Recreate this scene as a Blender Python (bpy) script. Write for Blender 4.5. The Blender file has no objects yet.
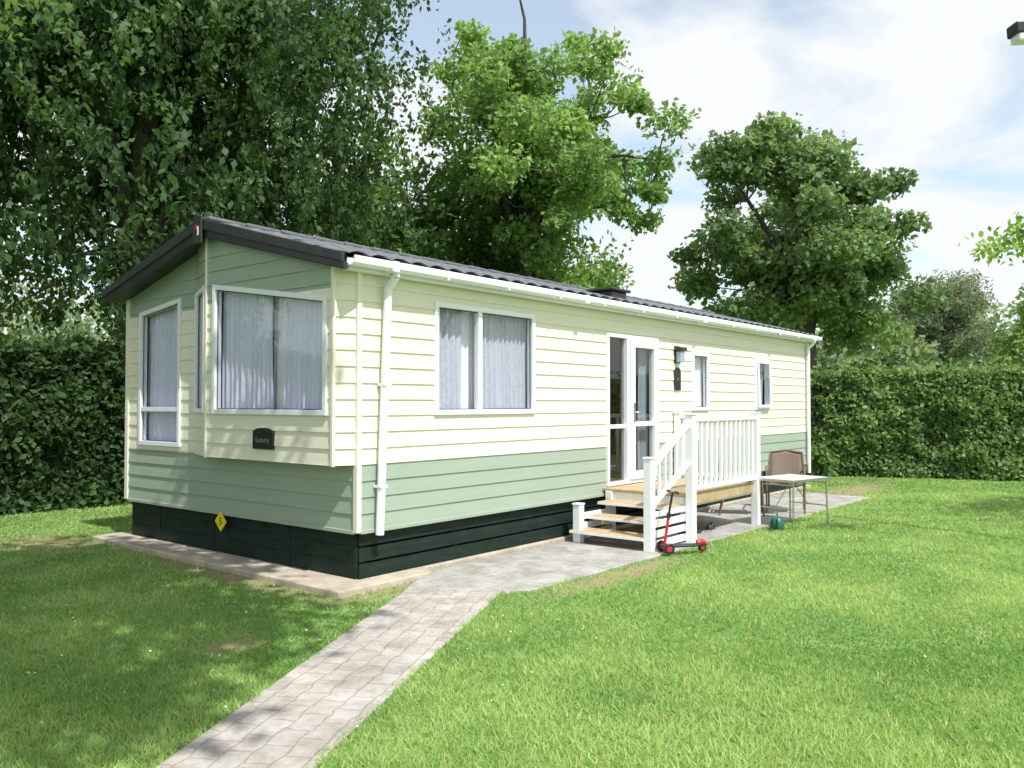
import bpy, bmesh, math, numpy as np
from mathutils import Vector, noise as mnoise
R=math.radians
S=bpy.context.scene
COL=S.collection
# ------------------------------------------------------------------ helpers
def link(o,parent=None):
    COL.objects.link(o)
    if parent is not None: o.parent=parent
    return o
def empty(name,loc=(0,0,0),rz=0):
    e=bpy.data.objects.new(name,None); e.location=loc; e.rotation_euler=(0,0,rz); e.empty_display_size=.3
    return link(e)
def recalc(o):
    bm=bmesh.new();bm.from_mesh(o.data);bmesh.ops.recalc_face_normals(bm,faces=bm.faces);bm.to_mesh(o.data);bm.free(); return o
def mesh_obj(name,verts,faces,mats,parent=None,midx=None,smooth=False):
    me=bpy.data.meshes.new(name); me.from_pydata([tuple(v) for v in verts],[],faces)
    for m in (mats if isinstance(mats,(list,tuple)) else [mats]): me.materials.append(m)
    if midx is not None: me.polygons.foreach_set('material_index',midx)
    if smooth: me.polygons.foreach_set('use_smooth',[True]*len(me.polygons))
    me.update()
    return link(bpy.data.objects.new(name,me),parent)
def np_mesh(name,V,k,mat,parent=None,tint=None):
    V=np.ascontiguousarray(V,dtype=np.float32).reshape(-1,3); n=len(V)//k
    me=bpy.data.meshes.new(name)
    me.vertices.add(n*k); me.vertices.foreach_set('co',V.ravel())
    me.loops.add(n*k); me.loops.foreach_set('vertex_index',np.arange(n*k,dtype=np.int32))
    me.polygons.add(n); me.polygons.foreach_set('loop_start',np.arange(0,n*k,k,dtype=np.int32))
    me.polygons.foreach_set('loop_total',np.full(n,k,dtype=np.int32))
    me.materials.append(mat)
    if tint is not None:
        at=me.color_attributes.new('tint','FLOAT_COLOR','POINT')
        c=np.ones((n*k,4),dtype=np.float32); c[:,:3]=np.repeat(tint,k,axis=0)
        at.data.foreach_set('color',c.ravel())
    me.update(calc_edges=True); me.validate()
    return link(bpy.data.objects.new(name,me),parent)
def bevel(o,w=.006,seg=2):
    m=o.modifiers.new('bevel','BEVEL'); m.width=w; m.segments=seg; m.limit_method='ANGLE'; return o
def boxes(name,lst,mat,parent=None,bv=.004):
    V=[];F=[]
    for (x0,x1,y0,y1,z0,z1) in lst:
        b=len(V)
        V+=[(x0,y0,z0),(x1,y0,z0),(x1,y1,z0),(x0,y1,z0),(x0,y0,z1),(x1,y0,z1),(x1,y1,z1),(x0,y1,z1)]
        F+=[tuple(b+i for i in f) for f in ((0,3,2,1),(4,5,6,7),(0,1,5,4),(1,2,6,5),(2,3,7,6),(3,0,4,7))]
    o=mesh_obj(name,V,F,mat,parent)
    if bv: bevel(o,bv)
    return o
def beams(name,lst,mat,parent=None,bv=.004):
    V=[];F=[]
    for p0,p1,w,h in lst:
        p0=Vector(p0);p1=Vector(p1);d=(p1-p0).normalized()
        up=Vector((0,0,1)) if abs(d.z)<.95 else Vector((0,1,0))
        s=d.cross(up).normalized(); u=s.cross(d).normalized()
        b=len(V)
        for p in (p0,p1):
            for a,c in ((-1,-1),(1,-1),(1,1),(-1,1)): V.append(p+s*(a*w/2)+u*(c*h/2))
        F+=[tuple(b+i for i in f) for f in ((0,1,2,3),(7,6,5,4),(0,4,5,1),(1,5,6,2),(2,6,7,3),(3,7,4,0))]
    o=recalc(mesh_obj(name,V,F,mat,parent))
    if bv: bevel(o,bv)
    return o
def tube_data(pts,rad,sides,V,F):
    pts=[Vector(p) for p in pts]; b=len(V); n=len(pts)
    t=(pts[1]-pts[0]).normalized()
    s=t.cross(Vector((0.3,1,.2))).normalized()
    for i,p in enumerate(pts):
        t=(pts[min(i+1,n-1)]-pts[max(i-1,0)]).normalized()
        s=(s-t*s.dot(t)).normalized(); u=t.cross(s)
        for k in range(sides):
            a=2*math.pi*k/sides
            V.append(p+(s*math.cos(a)+u*math.sin(a))*rad[i])
    for i in range(n-1):
        for k in range(sides):
            k2=(k+1)%sides
            F.append((b+i*sides+k,b+i*sides+k2,b+(i+1)*sides+k2,b+(i+1)*sides+k))
def tubes(name,lst,mat,parent=None,sides=10,caps=True):
    V=[];F=[]
    for pts,rad in lst:
        if not isinstance(rad,(list,tuple)): rad=[rad]*len(pts)
        b=len(V); tube_data(pts,rad,sides,V,F)
        if caps:
            for st,ring,fl in ((b,0,True),(b,len(pts)-1,False)):
                src=[Vector(V[st+ring*sides+k]) for k in range(sides)]; q=len(V); V+=src
                f=tuple(q+k for k in range(sides)); F.append(f[::-1] if fl else f)
    return mesh_obj(name,V,F,mat,parent,smooth=True)
# ------------------------------------------------------------------ materials
def mat(name,color,rough=.5,var=.0,vscale=4,bump=0,bscale=60,metal=0,spec=.5,stretch=(1,1,1),col2=None):
    m=bpy.data.materials.new(name); m.use_nodes=True; nt=m.node_tree; N=nt.nodes; L=nt.links
    b=N['Principled BSDF']; b.inputs['Roughness'].default_value=rough; b.inputs['Metallic'].default_value=metal
    b.inputs['Specular IOR Level'].default_value=spec
    tc=N.new('ShaderNodeTexCoord'); mp=N.new('ShaderNodeMapping'); mp.inputs['Scale'].default_value=stretch
    L.new(tc.outputs['Object'],mp.inputs['Vector'])
    nz=N.new('ShaderNodeTexNoise'); nz.inputs['Scale'].default_value=vscale; nz.inputs['Detail'].default_value=6
    nz.inputs['Roughness'].default_value=.65
    L.new(mp.outputs[0],nz.inputs['Vector'])
    rp=N.new('ShaderNodeValToRGB'); rp.color_ramp.elements[0].position=.3; rp.color_ramp.elements[1].position=.7
    c=np.array(color); c2=np.array(col2) if col2 is not None else np.clip(c*(1+var),0,1)
    rp.color_ramp.elements[0].color=(*(c*(1-var)),1); rp.color_ramp.elements[1].color=(*c2,1)
    L.new(nz.outputs['Fac'],rp.inputs['Fac']); L.new(rp.outputs['Color'],b.inputs['Base Color'])
    if bump:
        n2=N.new('ShaderNodeTexNoise'); n2.inputs['Scale'].default_value=bscale; n2.inputs['Detail'].default_value=4
        L.new(mp.outputs[0],n2.inputs['Vector'])
        bp=N.new('ShaderNodeBump'); bp.inputs['Strength'].default_value=bump; bp.inputs['Distance'].default_value=.01
        L.new(n2.outputs['Fac'],bp.inputs['Height']); L.new(bp.outputs['Normal'],b.inputs['Normal'])
    return m
def leafmat(name,trans=.4,rough=.55):
    m=bpy.data.materials.new(name); m.use_nodes=True; nt=m.node_tree; N=nt.nodes; L=nt.links
    b=N['Principled BSDF']; b.inputs['Roughness'].default_value=rough; b.inputs['Specular IOR Level'].default_value=.3
    at=N.new('ShaderNodeAttribute'); at.attribute_name='tint'
    L.new(at.outputs['Color'],b.inputs['Base Color'])
    tr=N.new('ShaderNodeBsdfTranslucent')
    mx=N.new('ShaderNodeMix'); mx.data_type='RGBA'; mx.blend_type='MULTIPLY'; mx.inputs[0].default_value=1
    L.new(at.outputs['Color'],mx.inputs[6]); mx.inputs[7].default_value=(1.5,1.5,.75,1)
    L.new(mx.outputs[2],tr.inputs['Color'])
    ms=N.new('ShaderNodeMixShader'); ms.inputs[0].default_value=trans
    L.new(b.outputs[0],ms.inputs[1]); L.new(tr.outputs[0],ms.inputs[2]); L.new(ms.outputs[0],N['Material Output'].inputs['Surface'])
    return m
def glassmat(name,tintc=(.94,.95,.97),refl=.07):
    # thin pane: transparent plus a facing-weighted mirror coat, identical from both sides
    m=bpy.data.materials.new(name); m.use_nodes=True; nt=m.node_tree; N=nt.nodes; L=nt.links
    N.remove(N['Principled BSDF'])
    t=N.new('ShaderNodeBsdfTransparent'); t.inputs[0].default_value=(*tintc,1)
    g=N.new('ShaderNodeBsdfGlossy'); g.inputs['Roughness'].default_value=.02
    lw=N.new('ShaderNodeLayerWeight'); lw.inputs['Blend'].default_value=.5
    pw=N.new('ShaderNodeMath'); pw.operation='POWER'; pw.inputs[1].default_value=4.0; L.new(lw.outputs['Facing'],pw.inputs[0])
    nz=N.new('ShaderNodeTexNoise'); nz.inputs['Scale'].default_value=1.3
    bp=N.new('ShaderNodeBump'); bp.inputs['Strength'].default_value=.08; bp.inputs['Distance'].default_value=.03
    tc=N.new('ShaderNodeTexCoord'); L.new(tc.outputs['Object'],nz.inputs['Vector']); L.new(nz.outputs['Fac'],bp.inputs['Height']); L.new(bp.outputs['Normal'],g.inputs['Normal'])
    ad=N.new('ShaderNodeMath'); ad.operation='MULTIPLY_ADD'; ad.inputs[1].default_value=.85; ad.inputs[2].default_value=refl; ad.use_clamp=True
    L.new(pw.outputs[0],ad.inputs[0])
    ms=N.new('ShaderNodeMixShader'); L.new(ad.outputs[0],ms.inputs[0]); L.new(t.outputs[0],ms.inputs[1]); L.new(g.outputs[0],ms.inputs[2])
    L.new(ms.outputs[0],N['Material Output'].inputs['Surface'])
    return m
M_cream=mat('cream_cladding',(.80,.765,.625),.5,.035,1.2,.12,25,stretch=(1,1,12))
M_green=mat('sage_cladding',(.335,.41,.325),.5,.05,1.2,.12,25,stretch=(1,1,12))
M_trim=mat('cream_trim',(.82,.79,.68),.4,.02,3)
M_upvc=mat('white_upvc',(.84,.86,.90),.3,.02,5)
M_black=mat('black_fascia',(.03,.03,.034),.35,.15,4)
M_roof=mat('roof_tiles',(.15,.155,.17),.5,.25,9,.3,90)
M_skirt=mat('skirting_boards',(.014,.026,.020),.65,.4,3,.2,30,stretch=(1,1,6),spec=.2)
M_conc=mat('concrete_slab',(.46,.40,.32),.9,.25,5,.5,60)
M_wood=mat('deck_wood',(.48,.35,.21),.7,.25,4,.3,50,stretch=(1,8,1))
M_int=mat('interior_wall',(.35,.28,.2),.8,.05,3)
M_dark=mat('dark_void',(.02,.02,.02),.8,.1,3)
M_bark=mat('bark',(.10,.085,.07),.9,.35,6,.8,18,stretch=(1,1,.3))
M_glass=glassmat('window_glass'); M_glassd=glassmat('door_glass',(.7,.74,.74),.09)
M_black_pl=mat('black_plastic',(.02,.02,.022),.4,.1,10)
M_red=mat('red_plastic',(.50,.03,.04),.35,.05,10)
M_metal=mat('grey_metal',(.5,.5,.5),.35,.05,10,metal=.9)
M_yellow=mat('yellow_sign',(.85,.66,.03),.4,.03,10)
M_tablew=mat('table_white',(.72,.74,.72),.35,.03,8)
M_wick=mat('chair_weave',(.18,.13,.10),.7,.35,60,.4,120)
M_greenp=mat('green_plastic',(.02,.12,.09),.4,.1,10)
M_leaf=leafmat('leaves',.42); M_grass=leafmat('grass_blades',.40,.6)
def curtainmat():
    m=mat('net_curtain',(.58,.60,.70),.9,.13,30,0); nt=m.node_tree;N=nt.nodes;L=nt.links
    b=N['Principled BSDF']; t=N.new('ShaderNodeBsdfTranslucent'); t.inputs[0].default_value=(.6,.63,.7,1)
    ms=N.new('ShaderNodeMixShader'); ms.inputs[0].default_value=.15
    L.new(b.outputs[0],ms.inputs[1]);L.new(t.outputs[0],ms.inputs[2]);L.new(ms.outputs[0],N['Material Output'].inputs['Surface'])
    return m
M_curt=curtainmat()
M_curtw=mat('lilac_net_curtain',(.78,.78,.93),.9,.08,34,0)
M_sheer=mat('white_net_curtain',(.88,.88,.93),.9,.03,30,0)
def pavemat(name,ang,c1,c2,mort,bw,bh,mortar=.012):
    m=bpy.data.materials.new(name); m.use_nodes=True; nt=m.node_tree;N=nt.nodes;L=nt.links
    b=N['Principled BSDF']; b.inputs['Roughness'].default_value=.85
    tc=N.new('ShaderNodeTexCoord'); mp=N.new('ShaderNodeMapping'); mp.inputs['Rotation'].default_value=(0,0,-ang)
    L.new(tc.outputs['Object'],mp.inputs[0])
    nd=N.new('ShaderNodeTexNoise'); nd.inputs['Scale'].default_value=6; L.new(tc.outputs['Object'],nd.inputs['Vector'])
    vm=N.new('ShaderNodeVectorMath'); vm.operation='MULTIPLY_ADD'; vm.inputs[1].default_value=(.08,.08,0)
    L.new(nd.outputs['Color'],vm.inputs[0]); L.new(mp.outputs[0],vm.inputs[2])
    bt=N.new('ShaderNodeTexBrick'); bt.inputs['Scale'].default_value=1; bt.inputs['Brick Width'].default_value=bw; bt.inputs['Row Height'].default_value=bh
    bt.inputs['Mortar Size'].default_value=mortar; bt.inputs['Mortar Smooth'].default_value=.9
    bt.inputs['Color1'].default_value=(*c1,1); bt.inputs['Color2'].default_value=(*c2,1); bt.inputs['Mortar'].default_value=(*mort,1)
    L.new(vm.outputs[0],bt.inputs['Vector'])
    nz=N.new('ShaderNodeTexNoise'); nz.inputs['Scale'].default_value=3.0; nz.inputs['Detail'].default_value=9; nz.inputs['Roughness'].default_value=.78
    L.new(tc.outputs['Object'],nz.inputs['Vector'])
    rp=N.new('ShaderNodeValToRGB'); rp.color_ramp.elements[0].position=.32; rp.color_ramp.elements[0].color=(.52,.49,.43,1); rp.color_ramp.elements[1].position=.6; rp.color_ramp.elements[1].color=(1,1,1,1)
    L.new(nz.outputs['Fac'],rp.inputs[0])
    mx=N.new('ShaderNodeMix'); mx.data_type='RGBA'; mx.blend_type='MULTIPLY'; mx.inputs[0].default_value=1
    L.new(bt.outputs['Color'],mx.inputs[6]); L.new(rp.outputs[0],mx.inputs[7]); L.new(mx.outputs[2],b.inputs['Base Color'])
    bp=N.new('ShaderNodeBump'); bp.inputs['Strength'].default_value=.5; bp.inputs['Distance'].default_value=.008
    n3=N.new('ShaderNodeTexNoise'); n3.inputs['Scale'].default_value=60; L.new(tc.outputs['Object'],n3.inputs['Vector'])
    sb=N.new('ShaderNodeMath'); sb.operation='MULTIPLY_ADD'; sb.inputs[1].default_value=-1; L.new(bt.outputs['Fac'],sb.inputs[0]); L.new(n3.outputs['Fac'],sb.inputs[2])
    L.new(sb.outputs[0],bp.inputs['Height']); L.new(bp.outputs[0],b.inputs['Normal'])
    return m
PANG=math.atan2(1.62,3.15)
M_path=pavemat('path_paving',PANG,(.52,.48,.44),(.46,.43,.40),(.38,.35,.31),.20,.14,.010)
M_patio=pavemat('patio_paving',0,(.45,.44,.42),(.41,.40,.38),(.34,.33,.31),.45,.3,.008)
# ------------------------------------------------------------------ camera, light, sky
CX,CY=-4.82,-5.65
cam=bpy.data.cameras.new('camera'); co=bpy.data.objects.new('camera',cam); link(co)
co.location=(CX,CY,1.6); co.rotation_euler=(R(91.3),0,R(-50.9)); cam.lens=29.5; cam.sensor_width=36; cam.clip_end=2000; cam.clip_start=.05
S.camera=co
tosun=Vector((-.30,-.954,0)).normalized()*math.cos(R(56))+Vector((0,0,math.sin(R(56))))
sl=bpy.data.lights.new('sun','SUN'); sl.energy=5.0; sl.angle=R(.53); sl.color=(1,.98,.94)
so=bpy.data.objects.new('sun',sl); link(so); so.rotation_euler=(-tosun).to_track_quat('-Z','Y').to_euler(); so.location=(0,0,30)
w=bpy.data.worlds.new('World'); S.world=w; w.use_nodes=True; nt=w.node_tree;N=nt.nodes;L=nt.links
bg=N['Background']; bg.inputs[1].default_value=.15
sk=N.new('ShaderNodeTexSky'); sk.sky_type='NISHITA'; sk.sun_disc=False; sk.sun_elevation=R(56); sk.sun_rotation=math.atan2(tosun.x,tosun.y); sk.air_density=1; sk.dust_density=1.2
tc=N.new('ShaderNodeTexCoord'); sx=N.new('ShaderNodeSeparateXYZ'); L.new(tc.outputs['Generated'],sx.inputs[0])
az=N.new('ShaderNodeMath'); az.operation='ADD'; az.inputs[1].default_value=.22; L.new(sx.outputs[2],az.inputs[0])
dx=N.new('ShaderNodeMath'); dx.operation='DIVIDE'; L.new(sx.outputs[0],dx.inputs[0]); L.new(az.outputs[0],dx.inputs[1])
dy=N.new('ShaderNodeMath'); dy.operation='DIVIDE'; L.new(sx.outputs[1],dy.inputs[0]); L.new(az.outputs[0],dy.inputs[1])
cb=N.new('ShaderNodeCombineXYZ'); L.new(dx.outputs[0],cb.inputs[0]); L.new(dy.outputs[0],cb.inputs[1]); cb.inputs[2].default_value=1.7
nz=N.new('ShaderNodeTexNoise'); nz.inputs['Scale'].default_value=1.5; nz.inputs['Detail'].default_value=8; nz.inputs['Roughness'].default_value=.55; nz.inputs['Distortion'].default_value=.4
L.new(cb.outputs[0],nz.inputs['Vector'])
rp=N.new('ShaderNodeValToRGB'); rp.color_ramp.elements[0].position=.42; rp.color_ramp.elements[0].color=(.30,.30,.30,1); rp.color_ramp.elements[1].position=.54
L.new(nz.outputs['Fac'],rp.inputs[0])
sat=N.new('ShaderNodeMix'); sat.data_type='RGBA'; sat.blend_type='MULTIPLY'; sat.inputs[0].default_value=1; L.new(sk.outputs[0],sat.inputs[6]); sat.inputs[7].default_value=(1.7,1.7,1.5,1)
mx=N.new('ShaderNodeMix'); mx.data_type='RGBA'; L.new(rp.outputs[0],mx.inputs[0]); L.new(sat.outputs[2],mx.inputs[6]); mx.inputs[7].default_value=(6.45,6.6,6.75,1)
L.new(mx.outputs[2],bg.inputs[0])
S.view_settings.view_transform='Standard'; S.view_settings.look='None'; S.view_settings.exposure=0
# ------------------------------------------------------------------ ground & paving
def groundmat():
    m=bpy.data.materials.new('lawn_ground'); m.use_nodes=True; nt=m.node_tree;N=nt.nodes;L=nt.links
    b=N['Principled BSDF']; b.inputs['Roughness'].default_value=.9; b.inputs['Specular IOR Level'].default_value=.1
    tc=N.new('ShaderNodeTexCoord')
    def nzz(s,d=6,r=.65):
        n=N.new('ShaderNodeTexNoise'); n.inputs['Scale'].default_value=s; n.inputs['Detail'].default_value=d; n.inputs['Roughness'].default_value=r
        L.new(tc.outputs['Object'],n.inputs['Vector']); return n
    a=nzz(.6); f=nzz(45,4)
    r1=N.new('ShaderNodeValToRGB'); r1.color_ramp.elements[0].position=.35; r1.color_ramp.elements[0].color=(.17,.30,.085,1); r1.color_ramp.elements[1].position=.68; r1.color_ramp.elements[1].color=(.30,.42,.15,1)
    L.new(a.outputs['Fac'],r1.inputs[0])
    r2=N.new('ShaderNodeValToRGB'); r2.color_ramp.elements[0].position=.35; r2.color_ramp.elements[0].color=(.55,.55,.5,1); r2.color_ramp.elements[1].position=.65; r2.color_ramp.elements[1].color=(1.1,1.1,1.0,1)
    L.new(f.outputs['Fac'],r2.inputs[0])
    mu=N.new('ShaderNodeMix'); mu.data_type='RGBA'; mu.blend_type='MULTIPLY'; mu.inputs[0].default_value=1
    L.new(r1.outputs[0],mu.inputs[6]); L.new(r2.outputs[0],mu.inputs[7])
    last=None
    for (x,y,sx_,sy_) in DIRT:
        mp=N.new('ShaderNodeMapping'); mp.vector_type='POINT'; mp.inputs['Location'].default_value=(-x/sx_,-y/sy_,0); mp.inputs['Scale'].default_value=(1/sx_,1/sy_,0)
        L.new(tc.outputs['Object'],mp.inputs[0])
        ln=N.new('ShaderNodeVectorMath'); ln.operation='LENGTH'; L.new(mp.outputs[0],ln.inputs[0])
        mr=N.new('ShaderNodeMapRange'); mr.inputs[1].default_value=1.2; mr.inputs[2].default_value=.4; L.new(ln.outputs['Value'],mr.inputs[0])
        if last is None: last=mr.outputs[0]
        else:
            q=N.new('ShaderNodeMath'); q.operation='MAXIMUM'; L.new(last,q.inputs[0]); L.new(mr.outputs[0],q.inputs[1]); last=q.outputs[0]
    dn=nzz(5,6,.7); mm=N.new('ShaderNodeMath'); mm.operation='MULTIPLY'; L.new(last,mm.inputs[0])
    mr2=N.new('ShaderNodeMapRange'); mr2.inputs[1].default_value=.35; mr2.inputs[2].default_value=.55; L.new(dn.outputs['Fac'],mr2.inputs[0]); L.new(mr2.outputs[0],mm.inputs[1])
    md=N.new('ShaderNodeMix'); md.data_type='RGBA'; L.new(mm.outputs[0],md.inputs[0]); L.new(mu.outputs[2],md.inputs[6]); md.inputs[7].default_value=(.34,.26,.16,1)
    L.new(md.outputs[2],b.inputs['Base Color'])
    bp=N.new('ShaderNodeBump'); bp.inputs['Strength'].default_value=.6; bp.inputs['Distance'].default_value=.03; L.new(f.outputs['Fac'],bp.inputs['Height']); L.new(bp.outputs[0],b.inputs['Normal'])
    return m
DIRT=[(-.7,4.5,.5,.8),(.2,-.32,.8,.22),(1.9,-1.5,1.3,.22),(-.45,1.5,.2,2.2),(11,-.8,2.2,.5),(-1.7,-.7,.3,.22)]
mesh_obj('ground',[(-500,-500,0),(500,-500,0),(500,500,0),(-500,500,0)],[(0,1,2,3)],groundmat())
PATH=[(-6.08,-3.78),(-2.953,-2.115),(.20,-.40),(.62,-1.10),(-2.519,-2.649),(-5.66,-4.2)]
PATIO=[(.20,-.40),(.62,-1.10),(.85,-1.27),(9.95,-1.40),(10.1,-.02),(.86,-.02)]
def slab(name,poly,z0,z1,m,parent=None,bv=.008):
    n=len(poly); V=[(x,y,z0) for x,y in poly]+[(x,y,z1) for x,y in poly]
    a=sum(poly[i][0]*poly[(i+1)%n][1]-poly[(i+1)%n][0]*poly[i][1] for i in range(n))
    if a<0: V=[(x,y,z0) for x,y in poly[::-1]]+[(x,y,z1) for x,y in poly[::-1]]
    F=[tuple(range(n,2*n)),tuple(range(n))[::-1]]+[(i,(i+1)%n,n+(i+1)%n,n+i) for i in range(n)]
    return bevel(mesh_obj(name,V,F,m,parent),bv)
slab('path',PATH,-.05,.010,M_path); slab('patio',PATIO,-.05,.018,M_patio)
SLABP=[(-.36,-.2),(.72,-.2),(.84,.0),(11.1,.0),(11.1,4.35),(-.30,4.35)]
slab('concrete_base',SLABP,-.1,.055,M_conc,bv=.012)
# ------------------------------------------------------------------ static caravan
van=empty('static_caravan')
LEN,WID=10.96,4.10
Z0,ZB,ZG=.487,1.06,2.60
def roofz(y): return 2.83+.26*(min(y,WID-y)+.12)
BO=.1433
def clad(name,O,d,Lg,n,zlo,top,ops=(),gable=False,mats=None,lap=.012):
    A={0,Lg}
    for o in ops: A|={o[0],o[1]}
    A=sorted(A); B=[]
    for i in range(len(A)-1):
        k=max(1,int((A[i+1]-A[i])/.1)) if (gable or any(o[3]!=o[4] for o in ops)) else 1
        B+=[A[i]+(A[i+1]-A[i])*j/k for j in range(k)]
    B.append(Lg)
    V=[];F=[];MI=[]
    def P(a,z,off): return (O[0]+d[0]*a+n[0]*off,O[1]+d[1]*a+n[1]*off,z)
    zmax=max(top(a) for a in B); r=0
    while Z0+r*BO<zmax:
        zr=Z0+r*BO; zt=zr+BO
        cuts=sorted({zr,zt}|{z for z in (zlo,ZB,ZG) if zr<z<zt})
        for ci in range(len(cuts)-1):
            za,zb=cuts[ci],cuts[ci+1]
            if zb<=zlo+1e-6: continue
            zm=(za+zb)/2; mi=1 if (zm<ZB or (gable and zm>ZG)) else 0
            for i in range(len(B)-1):
                a0,a1=B[i],B[i+1]; am=(a0+a1)/2; parts=[]
                op=next((o for o in ops if o[0]-1e-6<=am<=o[1]+1e-6),None)
                if op:
                    h=lambda a:op[3]+(op[4]-op[3])*(a-op[0])/(op[1]-op[0])
                    if za<op[2]: parts.append((za,za,min(zb,op[2]),min(zb,op[2])))
                    l0,l1=max(za,h(a0)),max(za,h(a1))
                    if l0<zb or l1<zb: parts.append((min(l0,zb),min(l1,zb),zb,zb))
                else: parts=[(za,za,zb,zb)]
                for l0,l1,h0,h1 in parts:
                    h0=min(h0,top(a0));h1=min(h1,top(a1))
                    if h0<=l0+1e-5 and h1<=l1+1e-5: continue
                    h0=max(h0,l0);h1=max(h1,l1)
                    of=lambda z:lap*(1-(z-zr)/BO)
                    b=len(V); V+=[P(a0,l0,of(l0)),P(a1,l1,of(l1)),P(a1,h1,of(h1)),P(a0,h0,of(h0))]; F.append((b,b+1,b+2,b+3)); MI.append(mi)
                    if abs(l0-zr)<1e-6 and l0==l1:
                        b=len(V); V+=[P(a0,zr,0),P(a1,zr,0),P(a1,zr,lap),P(a0,zr,lap)]; F.append((b,b+1,b+2,b+3)); MI.append(mi)
        r+=1
    return mesh_obj(name,V,F,mats or [M_cream,M_green],van,MI)
def plate(name,O,d,n,pts,n0,n1,m,tilt=0,zt=0,bv=.003,parent=None):
    k=len(pts)
    def P(a,z,o): o=o+tilt*(zt-z); return (O[0]+d[0]*a+n[0]*o,O[1]+d[1]*a+n[1]*o,z)
    V=[P(a,z,n0) for a,z in pts]+[P(a,z,n1) for a,z in pts]
    F=[tuple(range(k))[::-1],tuple(range(k,2*k))]+[(i,(i+1)%k,k+(i+1)%k,k+i) for i in range(k)]
    o=recalc(mesh_obj(name,V,F,m,parent or van))
    if bv: bevel(o,bv,2)
    return o
def frame(name,O,d,n,a0,a1,z0,zh0,zh1,fw=.05,n0=-.05,n1=.03,m=None,**k):
    m=m or M_upvc
    s=(zh1-zh0)/(a1-a0); i0=zh0+s*fw-fw; i1=zh1-s*fw-fw
    o=[(a0,z0),(a1,z0),(a1,zh1),(a0,zh0)]; q=[(a0+fw,z0+fw),(a1-fw,z0+fw),(a1-fw,i1),(a0+fw,i0)]
    for j in range(4):
        j2=(j+1)%4
        plate(name+'_frame',O,d,n,[o[j],o[j2],q[j2],q[j]],n0,n1,m,bv=.004,**k)
    return q
def glass(name,O,d,n,q,off=-.01,m=None,tilt=0,zt=0):
    def P(a,z):
        o=off+tilt*(zt-z); return Vector((O[0]+d[0]*a+n[0]*o,O[1]+d[1]*a+n[1]*o,z))
    V=[P(a,z) for a,z in q]; nn=(V[1]-V[0]).cross(V[2]-V[0])
    f=(0,1,2,3) if nn.dot(Vector((n[0],n[1],0)))>0 else (3,2,1,0)
    return mesh_obj(name+'_glass',V,[f],m or M_glass,van)
rngc=np.random.default_rng(5)
def curtain(name,O,d,n,a0,a1,z0,z1,off=-.11,per=.085,amp=.022,m=None):
    k=int((a1-a0)/.008)+2; zs=np.linspace(z0,z1,7); V=[];F=[]
    ph=rngc.random()*6
    for zi,z in enumerate(zs):
        t=(z-z0)/(z1-z0)
        for i in range(k):
            a=a0+(a1-a0)*i/(k-1)
            q=2*math.pi*a/per+ph+1.6*math.sin(a*9+ph)+.5*math.sin(t*2+a*5)
            o=off+amp*math.sin(q)*(1-.3*t)+.008*math.sin(q*2.3+t*3)
            V.append((O[0]+d[0]*a+n[0]*o,O[1]+d[1]*a+n[1]*o,z))
    for zi in range(6):
        for i in range(k-1):
            b=zi*k+i; F.append((b,b+1,b+k+1,b+k))
    return mesh_obj(name+'_curtain',V,F,m or M_curt,van,smooth=True)
SO,SD,SN=(0,0),(1,0),(0,-1)
W1=(.94,2.51,1.485,2.575,2.575); DR=(3.97,5.24,.57,2.47,2.47); W2=(6.25,6.78,1.49,2.34,2.34); W3=(8.50,9.09,1.49,2.34,2.34)
clad('side_wall',SO,SD,LEN,SN,Z0,lambda a:2.80,[W1,DR,W2,W3])
clad('rear_side_wall',(LEN,WID),(-1,0),LEN,(0,1),Z0,lambda a:2.80)
clad('end_wall',(LEN,0),(0,1),WID,(1,0),Z0,lambda a:roofz(a)-.05,gable=True)
FN=(-1,0); P_=.18
clad('front_lower_wall',(0,0),(0,1),WID,FN,Z0,lambda a:ZB+.02)
TW=(2.90-2.62,3.80-2.62,1.12,2.75,2.64)
clad('front_left_wall',(0,2.62),(0,1),1.48,FN,ZB,lambda a:roofz(2.62+a)-.05,[TW],gable=True)
MW=(.075,1.87,1.49,2.53,2.79)
clad('bay_wall',(-P_,.10),(0,1),2.0,FN,ZB,lambda a:roofz(.1+a)-.05,[MW],gable=True)
fl=math.hypot(.18,.52); fd=(.18/fl,.52/fl); fn=(-fd[1],fd[0]); NW=(.05,fl-.06,1.5,2.80,2.76)
clad('bay_return_wall',(-P_,2.1),fd,fl,fn,ZB,lambda a:roofz(2.1+a)-.05,[NW],gable=True)
rl=math.hypot(.18,.10); rd=(-.18/rl,.10/rl); rn=(-.10/rl,-.18/rl)
clad('bay_side_wall',(0,0),rd,rl,rn,ZB,lambda a:roofz(0)-.04,gable=False)
mesh_obj('bay_base',[(.02,0,ZB-.0),(-P_-.016,.1,ZB),(-P_-.016,2.1,ZB),(.02,2.62,ZB)],[(0,1,2,3)],M_trim,van)
XR0=-.26; XR1=LEN+.16
mesh_obj('soffit',[(XR0+.02,-.1,roofz(-.1)-.055),(.3,-.1,roofz(-.1)-.055),(.3,2.05,roofz(2.05)-.055),(XR0+.02,2.05,roofz(2.05)-.055),(XR0+.02,WID+.05,roofz(-.05)-.055),(.3,WID+.05,roofz(-.05)-.055)],[(0,1,2,3),(3,2,5,4)],M_black,van)
def vtrim(name,x0,x1,y0,y1,z0,z1,m=M_trim): return boxes(name,[(x0,x1,y0,y1,z0,z1)],m,van,.004)
vtrim('corner_trim',-.022,.03,-.026,.03,Z0-.015,2.80,M_trim)
vtrim('corner_trim_far',LEN-.06,LEN+.022,-.028,.03,Z0-.01,2.80,M_upvc)
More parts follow.
